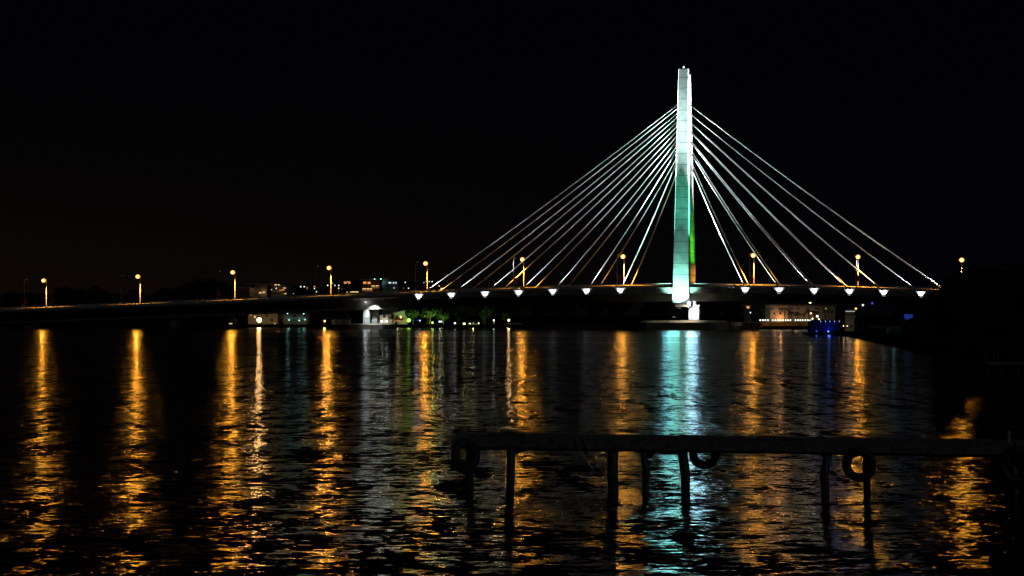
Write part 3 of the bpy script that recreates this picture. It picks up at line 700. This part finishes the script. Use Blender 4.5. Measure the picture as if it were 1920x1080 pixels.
t = building('garden_shed', 'small dark shed with two yellow green windows on the left bank', 424, 440, 602, 738, 5, WALLD, [(431.3, 608, 2, 4.4, L_YEL), (434.6, 607, 1.2, 3, L_YEL)], 'gable')

# house with mono-pitch roof right of the pier
Y = 735
xa, xb, xc = PX(712, Y), PX(728, Y), PX(763, Y)
t = thing('waterfront_house', 'pale house with a rising slanted roof right of the side pier', 'house', (xb, Y, 1.1))
z0 = .6
MB().box(xa, xb - .01, Y, Y + 8, z0, PZ(590, Y)).build('wing_wall', WALLP, t)
MB().hexa([(xb, Y + .3, z0), (xc, Y + .3, z0), (xc, Y + 8, z0), (xb, Y + 8, z0), (xb, Y + .3, PZ(589, Y)), (xc, Y + .3, PZ(581, Y)), (xc, Y + 8, PZ(581, Y)), (xb, Y + 8, PZ(589, Y))]).build('wall', WALLP, t)
MB().hexa([(xb - .3, Y - .5, PZ(589, Y) + .01), (xc + .4, Y - .5, PZ(581, Y) + .01), (xc + .4, Y + 8.4, PZ(581, Y) + .01), (xb - .3, Y + 8.4, PZ(589, Y) + .01), (xb - .3, Y - .5, PZ(588, Y)), (xc + .4, Y - .5, PZ(580, Y)), (xc + .4, Y + 8.4, PZ(580, Y)), (xb - .3, Y + 8.4, PZ(588, Y))]).build('roof', ROOFM, t)
for wx, wy, ww, wh, mt in ((720.5, 593.5, 4.5, 5, GLASS), (751.5, 594.5, 3, 5, L_YEL), (736, 594, 5, 5, GLASS), (744, 594, 3, 4, GLASS), (743, 606, 5, 5, GLASS)):
    q = MB().box(PX(wx - ww / 2, Y), PX(wx + ww / 2, Y), Y - .05 if wx < 728 else Y + .25, Y + .296 if wx >= 728 else Y - .003, PZ(wy + wh / 2, Y), PZ(wy - wh / 2, Y)); q.build('window', mt, t)
MB().box(xb, xc, Y - 1.5, Y + .29, PZ(598.5, Y), PZ(597.7, Y)).build('balcony', WALLG, t)
for px, py in ((715.5, 602.5), (725, 602.5)):
    p_ = P(px, py, Y - .5); MB().ball(p_, .4).build('wall_lamp', WHITEL, t); light('POINT', t, p_ + Vector((0, -.7, 0)), 160, (.95, 1, .85), .3)
light('POINT', t, P(745, 602, Y - 3), 60, (1, 1, .6), .3)
def umbrella(px, py, Y, label, mt, w_=2.2, h=2.6):
    x = PX(px, Y); t = thing('parasol', label, 'parasol', (x, Y, 1.1), 0)
    MB().tube([(x, Y, 1), (x, Y, 1 + h)], .05, 6).build('pole', DARKM, t)
    m = MB(); ring = [(x + w_ * math.cos(6.283 * i / 8), Y + w_ * math.sin(6.283 * i / 8), h + .3) for i in range(8)]
    ring2 = [(a, b, c - .25) for a, b, c in ring]
    m.add(ring + ring2 + [(x, Y, h + 1.2)], [(i, (i + 1) % 8, 16) for i in range(8)] + [(8 + i, 8 + (i + 1) % 8, (i + 1) % 8, i) for i in range(8)])
    m.build('canopy', mt, t); return t
t = umbrella(747.5, 607, 724, 'orange lit parasol under the house with the slanted roof', ORNC); light('POINT', t, P(747, 608, 721), 260, (1, .5, .15), .2)
t = umbrella(780, 608, 724, 'blue lit parasol on the bank right of the green lamp', BLUEC, 2.8); light('POINT', t, P(780, 608, 720), 300, (.1, .45, 1), .2)
lamp_post(766.5, 600.5, 722, 'bright yellow green lamp right of the slanted roof house', GREENL, 400, (.6, 1, .12), .8)
tree(PX(775, 735), 735, 9, 'leafy tree lit green behind the yellow green lamp', None, 1, 1.1, .9)
tree(PX(806, 728), 728, 7.5, 'leafy green lit tree between the bright green lamp and the paired white lamps', None, 3, 1.1)
tree(PX(831, 730), 730, 7, 'leafy green lit tree just right of the paired white lamps', None, 0, 1.1)
for k, (px, hgt) in enumerate(((774, 1.0), (806, .6), (831, .5), (925, .5))):  # uplights added to bring up the green foliage
    x = PX(px, 724); t = thing('added_uplight', ['added green uplight under the tree behind the yellow green lamp', 'added green uplight under the middle of the three green lit trees', 'added green uplight under the rightmost of the green lit trees', 'added uplight at the foot of the palm left of the launch'][k], 'uplight', (x, 724, 1.1), 0, 'added uplights on the far bank')
    MB().tube([(x, 724, 1.0), (x, 724, 1.35)], [.18, .22], 8).build('housing', DARKM, t)
    light('SPOT', t, (x, 724, 1.6), 4500 * hgt, (.6, 1, .3), .2, (x, 733, 8), 100, .6)
palm(737, 726, 4.5, 'small palm in front of the house with the slanted roof')
palm(922, 722, 6.5, 'palm tree beside the small white lamp left of the moored launch')
lamp_post(787, 601, 722, 'small white lamp between the blue parasol and the green lit trees', WHITEL, 150, (.9, 1, .95), .25)
lamp_post(803.5, 611, 714, 'low white lamp at the water edge right of the blue parasol', WHITEL, 150, (.9, 1, .95), .3, z0=.3)
lamp_post(811, 605, 722, 'yellow green garden lamp under the green lit trees', GREENL, 900, (.7, 1, .3), .4)
lamp_post(824, 603, 722, 'white garden lamp, left of the close pair under the trees', WHITEL, 400, (.9, 1, .7), .3)
lamp_post(827.5, 603, 722, 'white garden lamp, right of the close pair under the trees', WHITEL, 400, (.9, 1, .7), .3)
lamp_post(853, 606, 722, 'white promenade lamp alone between the lit trees and the yellow boat', WHITEL, 350, (1, 1, .8), .36)
lamp_post(870.3, 607.5, 722, 'yellow promenade lamp just left of the yellow boat', lit('yellow_lamp', (1, .9, .35), 7), 350, (1, .9, .35), .4)
lamp_post(881, 607, 722, 'pale lamp above the left end of the yellow boat', WHITEL, 300, (1, 1, .7), .33)
lamp_post(897.5, 606, 722, 'small white lamp above the right end of the yellow boat', WHITEL, 200, (1, 1, .9), .28)
lamp_post(907, 595, 740, 'small white lamp high on the bank above the yellow boat', WHITEL, 80, (1, 1, .9), .22)
lamp_post(926, 600.5, 726, 'tilted pale green lamp among the palm fronds', WHITEL, 300, (.8, 1, .8), .28)
lamp_post(954, 600.5, 716, 'orange white lamp above the white-roofed launch', WARML, 2500, (1, .68, .3), .5)
for k, (px, py) in enumerate(((953, 568), (997, 574), (879.5, 571), (871, 570.5), (943, 581))):
    lamp_post(px, py, 800, ['faint white lamp highest under the deck mid span', 'faint dot lamp under the third anchor right of mid span', 'faint dot lamp under the second anchor, right of two', 'faint dot lamp under the second anchor, left of two', 'faintest dot lamp low among the dark trees mid span'][k], lit('faint_lamp', (.9, 1, .95), .5), 0, None, .22)

def boat(name, label, px0, px1, pyw, top, Y, hull, roof=True, cat='boat', roofm=None):
    x0, x1 = PX(px0, Y), PX(px1, Y); L = x1 - x0; h = top
    t = thing(name, label, cat, ((x0 + x1) / 2, Y, 0))
    n_ = 10; vs = []; fs = []
    for i in range(n_ + 1):
        u = i / n_; x = x0 + L * u; wd = 1.3 * (math.sin(math.pi * min(1, .25 + u * .75)) ** .5 if u > .4 else 1) * (1 if u < .98 else .1); sh = .9 + .5 * u * u
        vs += [(x - .0, Y - wd, sh), (x, Y - wd * .55, -.25), (x, Y + wd * .55, -.25), (x, Y + wd, sh)]
    for i in range(n_):
        for j in range(3): fs.append((i * 4 + j, (i + 1) * 4 + j, (i + 1) * 4 + j + 1, i * 4 + j + 1))
        fs.append((i * 4 + 3, (i + 1) * 4 + 3, (i + 1) * 4, i * 4))
    fs += [(0, 1, 2, 3), tuple(n_ * 4 + j for j in (3, 2, 1, 0))]
    MB().add(vs, fs).build('hull', hull, t)
    if roof:
        m = MB()
        for a in (.18, .4, .6, .8):
            for b in (-.95, .95): m.tube([(x0 + L * a, Y + b, .9), (x0 + L * a, Y + b, h)], .04, 5)
        m.build('roof_posts', DARKM, t)
        MB().hexa([(x0 + L * .12, Y - 1.2, h), (x0 + L * .86, Y - 1.2, h), (x0 + L * .86, Y + 1.2, h), (x0 + L * .12, Y + 1.2, h), (x0 + L * .2, Y - 1, h + .2), (x0 + L * .8, Y - 1, h + .2), (x0 + L * .8, Y + 1, h + .2), (x0 + L * .2, Y + 1, h + .2)]).build('canopy', roofm or WHITE, t)
    return t
t = boat('river_boat', 'yellow lit boat moored at the far promenade', 876, 899, 0, 2.3, 700, YELH, False)
MB().box(PX(877.5, 700), PX(898, 700), 699.2, 700.8, 1.45, PZ(608.2, 700)).build('cabin', YELH, t)
m = MB()
for k in range(5): m.box(PX(879.5 + k * 3.8, 700), PX(881 + k * 3.8, 700), 699.12, 699.197, 1.7, 2.0)
m.build('window_strip', GLASS, t)
light('POINT', t, P(887, 606, 696), 120, (1, .95, .35), .2)
t = boat('launch', 'white-roofed launch moored below the orange white lamp', 943, 985, 0, PZ(607.6, 702), 702, WALLD)

# ---- right bank behind the bridge
Y = 660
wn = []
for px in (1447, 1463): wn += [(px - 1.6, 579, 2.2, 3.2, GLASS), (px + 1.6, 579, 2.2, 3.2, GLASS)]
t = building('arched_house', 'three-storey house lit warm orange behind the string of bulbs', 1444, 1478, 573, Y, 12, WALLP, wn + [(1463, 588, 3, 4, GLASS), (1452, 588, 3, 4, GLASS)])
light('POINT', t, P(1464, 595, Y - 1.5), 260, (1, .42, .12), .25); light('POINT', t, P(1453, 589, Y - 2), 60, (1, .42, .12), .25)
wn = []
for px in (1485, 1496, 1514, 1531): wn += [(px - 1.5, 578.5, 2, 3.4, GLASS), (px + 1.5, 578.5, 2, 3.4, GLASS), (px - 1.5, 586, 2, 3.4, GLASS), (px + 1.5, 586, 2, 3.4, GLASS)]
t = building('apartment_house', 'long pale apartment house with paired dark windows behind the palms', 1479, 1566, 573.5, Y + 1, 12, WALLP, wn + [(1560, 585, 4, 3, GLASS), (1552, 585, 4, 3, GLASS), (1553, 577, 4, 3, GLASS)])
light('POINT', t, P(1516, 590, Y - 1.6), 60, (1, .6, .35), .25); light('POINT', t, P(1492, 589, Y - 1.8), 40, (1, .6, .35), .25); light('POINT', t, P(1545, 586, Y - 3), 10, (1, .75, .6), .25)
t = building('garden_kiosk', 'small orange lit kiosk left of the warm house on the right bank', 1396, 1407, 574, Y + 20, 4, WALLD, [(1402.5, 576, 5, 4.5, L_OR)])
for k, (px, h) in enumerate(((1430, 6), (1472, 6.2), (1485, 4.8), (1497, 4.6), (1508, 4.2), (1517, 5.6), (1526, 5.0), (1548, 6.5))):
    palm(px, 640 + k % 3 * 3, h, ['palm left of the warm lit house on the right bank', 'bushy palm between the warm house and the long pale house', 'palm at the left end of the long pale house', 'palm in front of the second pair of windows of the long pale house',
         'short palm left of the small bright garden lamp', 'palm over the small bright garden lamp', 'palm between the garden lamp and the tall white lamp', 'dark palm right of the tall white lamp'][k], 'palms along the right bank')
lamp_post(1520.5, 587.5, 634, 'small bright garden lamp among the palms of the right bank', WARML, 500, (1, .8, .55), .32)
lamp_post(1519, 566, 690, 'round yellow lamp high above the long pale house', lit('yellow_lamp', (1, .9, .35), 7), 100, (1, .75, .3), .5)
lamp_post(1552.5, 564.5, 700, 'small white lamp above the roof line right of the yellow one', WHITEL, 0, None, .24)
lamp_post(1548.5, 578.5, 640, 'faint yellow lamp in front of the long pale house', lit('faint_yellow_lamp', (1, .7, .2), .5), 0, None, .28)
t = lamp_post(1532.5, 593, 630, 'tall glowing white lantern beside the right end of the bulbs', WHITEL, 350, (1, 1, .8), .4)
lamp_post(1407, 586, 650, 'tiny white lamp below the orange kiosk', WHITEL, 0, None, .2)
# string of bulbs on the quay
Yq = 627
t = thing('string_lights', 'long row of round white bulbs strung above the right quay', 'string lights', (PX(1473, Yq), Yq, 1.1))
bx = [1425.5, 1430.5, 1435, 1440, 1449, 1454, 1459, 1463.3, 1468, 1473, 1477.5, 1482, 1491.5, 1496, 1500.5, 1505.2, 1510, 1514.8]
zq = PZ(600.3, Yq)
MB().tube([(PX(1420, Yq), Yq, zq + .28), (PX(1470, Yq), Yq, zq + .24), (PX(1530, Yq), Yq, zq + .28)], .03, 5).build('wire', DARKM, t)
for px in (1420, 1445, 1487, 1530): MB().tube([(PX(px, Yq), Yq, .9), (PX(px, Yq), Yq, zq + .35)], .06, 6).build('post', DARKM, t)
for px in bx: MB().ball((PX(px, Yq), Yq, zq), .26, 8, 6).build('bulb', BULB, t)
for k, (px, py) in enumerate(((1519.5, 600.6), (1523.2, 600.4), (1523.5, 597.3), (1535.5, 598.6))):
    lamp_post(px, py, 625, ['yellow white lamp just past the string of bulbs, lower left', 'yellow white lamp just past the string of bulbs, lower right', 'yellow white lamp just past the string of bulbs, uppermost', 'yellow white lamp below the tall lantern'][k], lit('pale_yellow_lamp', (1, 1, .65), 1.8), 60, (1, 1, .7), .3)
# quay wall under the bulbs
q = MB(); q.box(PX(1395, 622), PX(1522, 622), 622, 660, -.5, 2.35); tag(q.build('quay_wall', QUAY), 'dark stone quay wall below the string of bulbs', 'quay wall')

# ---- blue lit floating restaurant
Y = 455
x0, x1 = PX(1512, Y), PX(1577, Y)
t = thing('floating_restaurant', 'blue lit floating restaurant with dark flat roof moored at the right bank', 'houseboat', ((x0 + x1) / 2, Y, 0))
MB().hexa([(x0, Y - 2.5, -.2), (x1, Y - 2.5, -.2), (x1, Y + 3, -.2), (x0, Y + 3, -.2), (x0 - .6, Y - 2.6, .6), (x1 + .2, Y - 2.6, .6), (x1 + .2, Y + 3.1, .6), (x0 - .6, Y + 3.1, .6)]).build('pontoon', DARKM, t)
MB().box(PX(1518, Y), x1 - .3, Y, Y + 2.8, .603, PZ(602, Y)).build('cabin_wall', BLUEC, t)
MB().box(PX(1523, Y), x1, Y - 2.0, Y + 3, PZ(602, Y) + .003, PZ(599.5, Y)).build('roof', ROOFM, t)
m = MB()
for px in (1537, 1546, 1554, 1562, 1571):
    m.tube([(PX(px, Y), Y - 1.9, .6), (PX(px, Y), Y - 1.9, PZ(602, Y))], .05, 6)
m.build('roof_posts', DARKM, t)
MB().box(PX(1519, Y), x1 - .3, Y - 2.3, Y - 2.2, PZ(613, Y), PZ(611.5, Y)).build('guard_rail', DARKM, t)
for px in (1536, 1545, 1553.5, 1562, 1571): MB().box(PX(px - .4, Y), PX(px + .4, Y), Y - 2.08, Y - 2.003, PZ(604, Y), PZ(601, Y)).build('roof_light', lit('pale_blue_strip', (.4, .6, 1), .9), t)
for px, py, r_, pw_ in ((1553, 621.5, .22, 9), (1573.5, 624, .2, 4), (1531, 621, .1, 5)):
    p_ = P(px, py, Y - 2.9); MB().ball(p_, r_).build('blue_lamp', BLUEL, t); light('POINT', t, p_ + Vector((0, -.05, .5)), pw_, (.06, .2, 1), .2)
light('POINT', t, P(1556, 615, Y - .9), 16, (.06, .2, 1), .2)
# white boathouse building next to it
t = building('boat_club', 'narrow white two-storey boat club beside the blue floating restaurant', 1585, 1601.5, 584, 432, 6, WALLP,
             [(1590, 590, 5, 3, GLASS), (1597, 590, 5, 3, GLASS), (1589, 612, 3, 6, GLASS), (1596, 612, 3, 6, GLASS)])
slab(t, 1583, 1602, 595, 432, 1.2, .2, 'balcony', WALLP, .5)
for px in (1581 + .6, 1588.6): 
    p_ = P(px, 611.3, 430); MB().ball(p_, .14).build('wall_lamp', WARML, t); light('POINT', t, p_ + Vector((0, -.4, 0)), 9, (1, .75, .5), .15)
light('POINT', t, P(1594, 592, 427), 10, (.9, 1, .95), .2)
MB().box(PX(1583.5, 432), PX(1601, 432), 430.6, 430.7, PZ(584.5, 432), PZ(583, 432)).build('light_strip', lit('pale_strip', (.85, 1, .95), .45), t)
lamp_post(1604.8, 578.7, 425, 'small orange lamp right of the boat club roof', ORAL, 120, (1, .55, .15), .24)
lamp_post(1618, 572, 445, 'small white lamp with a short post above the boat club', lit('dim_white_lamp', (.9, .95, 1), 1.2), 0, None, .26)
lamp_post(1635.4, 568.5, 470, 'tiny blue lamp high on the right bank', lit('dim_blue_lamp', (.08, .15, 1), .5), 0, None, .3)
lamp_post(1577.5, 601, 445, 'small white lamp between the restaurant roof and the boat club', WHITEL, 0, None, .14)
# blue screen and teal tarpaulin boat among the headland trees
p_ = P(1703, 594, 385); t = thing('billboard', 'small glowing blue board among the dark trees of the headland', 'billboard', (p_.x, 385, 1.1))
MB().add([P(1695, 589, 385), P(1711, 589.5, 385), P(1712, 595, 385), P(1700, 599.5, 385), P(1695, 596, 385)] + [P(a, b, 385.3) for a, b in ((1695, 589), (1711, 589.5), (1712, 595), (1700, 599.5), (1695, 596))],
         [(4, 3, 2, 1, 0), (5, 6, 7, 8, 9), (0, 1, 6, 5), (1, 2, 7, 6), (2, 3, 8, 7), (3, 4, 9, 8), (4, 0, 5, 9)]).build('board', BLUES, t)
MB().tube([(p_.x - .5, 385.15, 1), (p_.x - .5, 385.15, PZ(597, 385))], .07, 6).build('post', DARKM, t)
tx = boat('rowing_boat', 'teal painted boat pulled up near the glowing blue board', 1664, 1689, 0, 1.6, 350, TEALH, False)
tx.location.z += 1.6; light('POINT', tx, P(1676, 600, 347), 4, (.3, .9, 1), .2)

# ---- dim mooring platform at the right edge
Y = 150
t = thing('mooring_platform', 'dim low mooring platform on posts at the far right edge', 'platform', (PX(1890, Y), Y, 0))
MB().box(PX(1849, Y), PX(1990, Y), Y, Y + 4, .85, 1.05).build('platform_deck', WOOD, t)
for px in (1852, 1880, 1910, 1940): MB().tube([(PX(px, Y), Y + .3, -1), (PX(px, Y), Y + .3, .85)], .12, 8).build('piling', WETW, t)
for px in (1847, 1863, 1872):
    MB().tube([(PX(px, Y + 3), Y + 3, -1), (PX(px, Y + 3), Y + 3, PZ(652 + 2 * (px % 5), Y + 3))], .05, 6).build('mooring_post', WETW, t)

# ------------------------------------------------------------------ foreground jetty
def jY(px): return 51.9 - (px - 870) * 0.0028      # front edge distance
A = Vector((PX(868, jY(868)), jY(868), 0)); B = Vector((PX(2150, jY(2150)), jY(2150), 0))
D = (B - A).normalized(); Nn = Vector((-D.y, D.x, 0)); Lj = (B - A).length
ang = math.atan2(D.y, D.x)
jt = thing('jetty', 'low dark wooden jetty on pilings crossing the near water', 'jetty', A, ang, None, wl=False)
ZJ = 1.5; WJ = 1.9
rng = random.Random(3)
m = MB(); x = -0.25
while x < Lj:
    wd = rng.uniform(.13, .17); e0 = rng.uniform(-.08, .03); dz = rng.uniform(-.008, .008)
    m.box(x, x + wd - .012, e0, WJ + rng.uniform(-.05, .06), ZJ - .05 + dz, ZJ + dz); x += wd
m.build('deck_planks', WOOD, jt)
for yy in (.05, WJ - .2): MB().box(-.1, Lj, yy, yy + .14, ZJ - .36, ZJ - .062).build('stringer', WETW, jt)
MB().box(-.3, Lj, -.2, -.12, ZJ - .27, ZJ - .02).build('fender_board', WOOD, jt)
def jx(px): return (px - 868) / F * jY(px) / D.x
pil = [(882, .13, 1), (955, .12, 1), (1150, .15, 1), (1213, .10, 1), (1286, .135, 1), (1551, .12, 1), (1627, .11, 0), (1906, .13, 1), (2020, .13, 1)]
for px, r_, fr in pil:
    yy = -.02 if fr else WJ - .1; a = jx(px); top_ = ZJ - .02 if not fr else ZJ - .3
    pts = [(a + rng.uniform(-.02, .02) * k, yy - .06 * (k == 0), -1.5 + (top_ + 1.5) * k / 4) for k in range(5)]
    MB().tube(pts, [r_ * rng.uniform(.9, 1.08) for _ in range(5)], 12).build('piling', WETW, jt, True)
for k, px in enumerate((955, 1213, 1551, 1906)):
    a = jx(px); MB().box(a - .09, a + .09, 0.0, WJ, ZJ - .52, ZJ - .363).build('crossbeam', WETW, jt)
def jw(a, y, z): return A + D * a + Nn * y + Vector((0, 0, z))
def tyre(px, py, Rm, label, off=-.36, tilt=0.1):
    c = P(px, py, jY(px) + off)
    t = thing('tyre_fender', label, 'tyre', (c.x, c.y, c.z - Rm), 0, 'tyre fenders hung on the jetty')
    MB().torus(c, Rm - .12, .125, tilt=ang + tilt, n=36, m=12).build('tyre', RUB, t, True)
    m = MB()
    m.tube([c + Vector((-.03, .02, Rm - .2)), c + Vector((.0, -.14, Rm - .1)), c + Vector((.02, 0.05, Rm + .04)), (c.x + .03, c.y + .2, max(ZJ - .1, c.z + Rm))], .02, 6)
    m.build('hanging_rope', ROPE, t, True)
tyre(1611, 871, .47, 'dim round tyre hanging from the jetty at its right half')
tyre(1908, 873, .53, 'large tyre hanging from the jetty at the right edge of the photo')
tyre(1321, 851, .44, 'black tyre silhouetted under the jetty in front of the bright reflection', 0.75, .25)
tyre(872, 855, .50, 'tyre hanging at the left end of the jetty', -.45, .9)
# ropes
t = thing('mooring_rope', 'pale slack mooring rope hanging from the jetty into the water', 'rope', P(1088, 820, jY(1088) - .25))
for k, (pp) in enumerate(([(1078, 818), (1083, 838), (1095, 856), (1105, 872)], [(1081, 818), (1087, 840), (1099, 860), (1112, 880)], [(1090, 818), (1100, 836), (1110, 852), (1122, 873), (1136, 893)], [(1092, 818), (1104, 840), (1114, 856), (1130, 876), (1143, 890)])):
    pts = [P(a, b, jY(1088) - .26 - .05 * i) for i, (a, b) in enumerate(pp)]
    MB().tube(pts, .014, 6).build('rope_strand', ROPE, t, True)
def heap(px0, px1, amp, label, name='rope_heap'):
    a0, a1 = jx(px0), jx(px1); t = thing(name, label, 'rope', jw((a0 + a1) / 2, .4, ZJ))
    for k in range(4):
        pts = []
        for i in range(15):
            u = i / 14; pts.append(jw(a0 + (a1 - a0) * u, .15 + .5 * math.sin(u * 9 + k * 2) ** 2 + .1 * k, ZJ + .04 + amp * abs(math.sin(u * 7 + k * 1.7)) * math.sin(math.pi * u)))
        MB().tube(pts, .026, 6).build('rope_strand', ROPE, t, True)
heap(893, 985, .16, 'tangled pale rope heap on the left end of the jetty')
heap(1395, 1512, .06, 'flat coil of pale rope on the middle of the jetty planks')
# cleat post standing on the jetty right part
c = jw(jx(1901), .9, ZJ)
t = thing('mooring_bollard', 'short bluish mooring post standing on the jetty near its right edge', 'bollard', c)
MB().tube([c + Vector((0, 0, -.02)), c + Vector((0, 0, .22))], [.05, .045], 8).build('post', STEEL, t); MB().ball(c + Vector((0, 0, .24)), .06).build('cap', STEEL, t)

for o in list(bpy.data.objects):
    if '_wl' in o: del o['_wl']
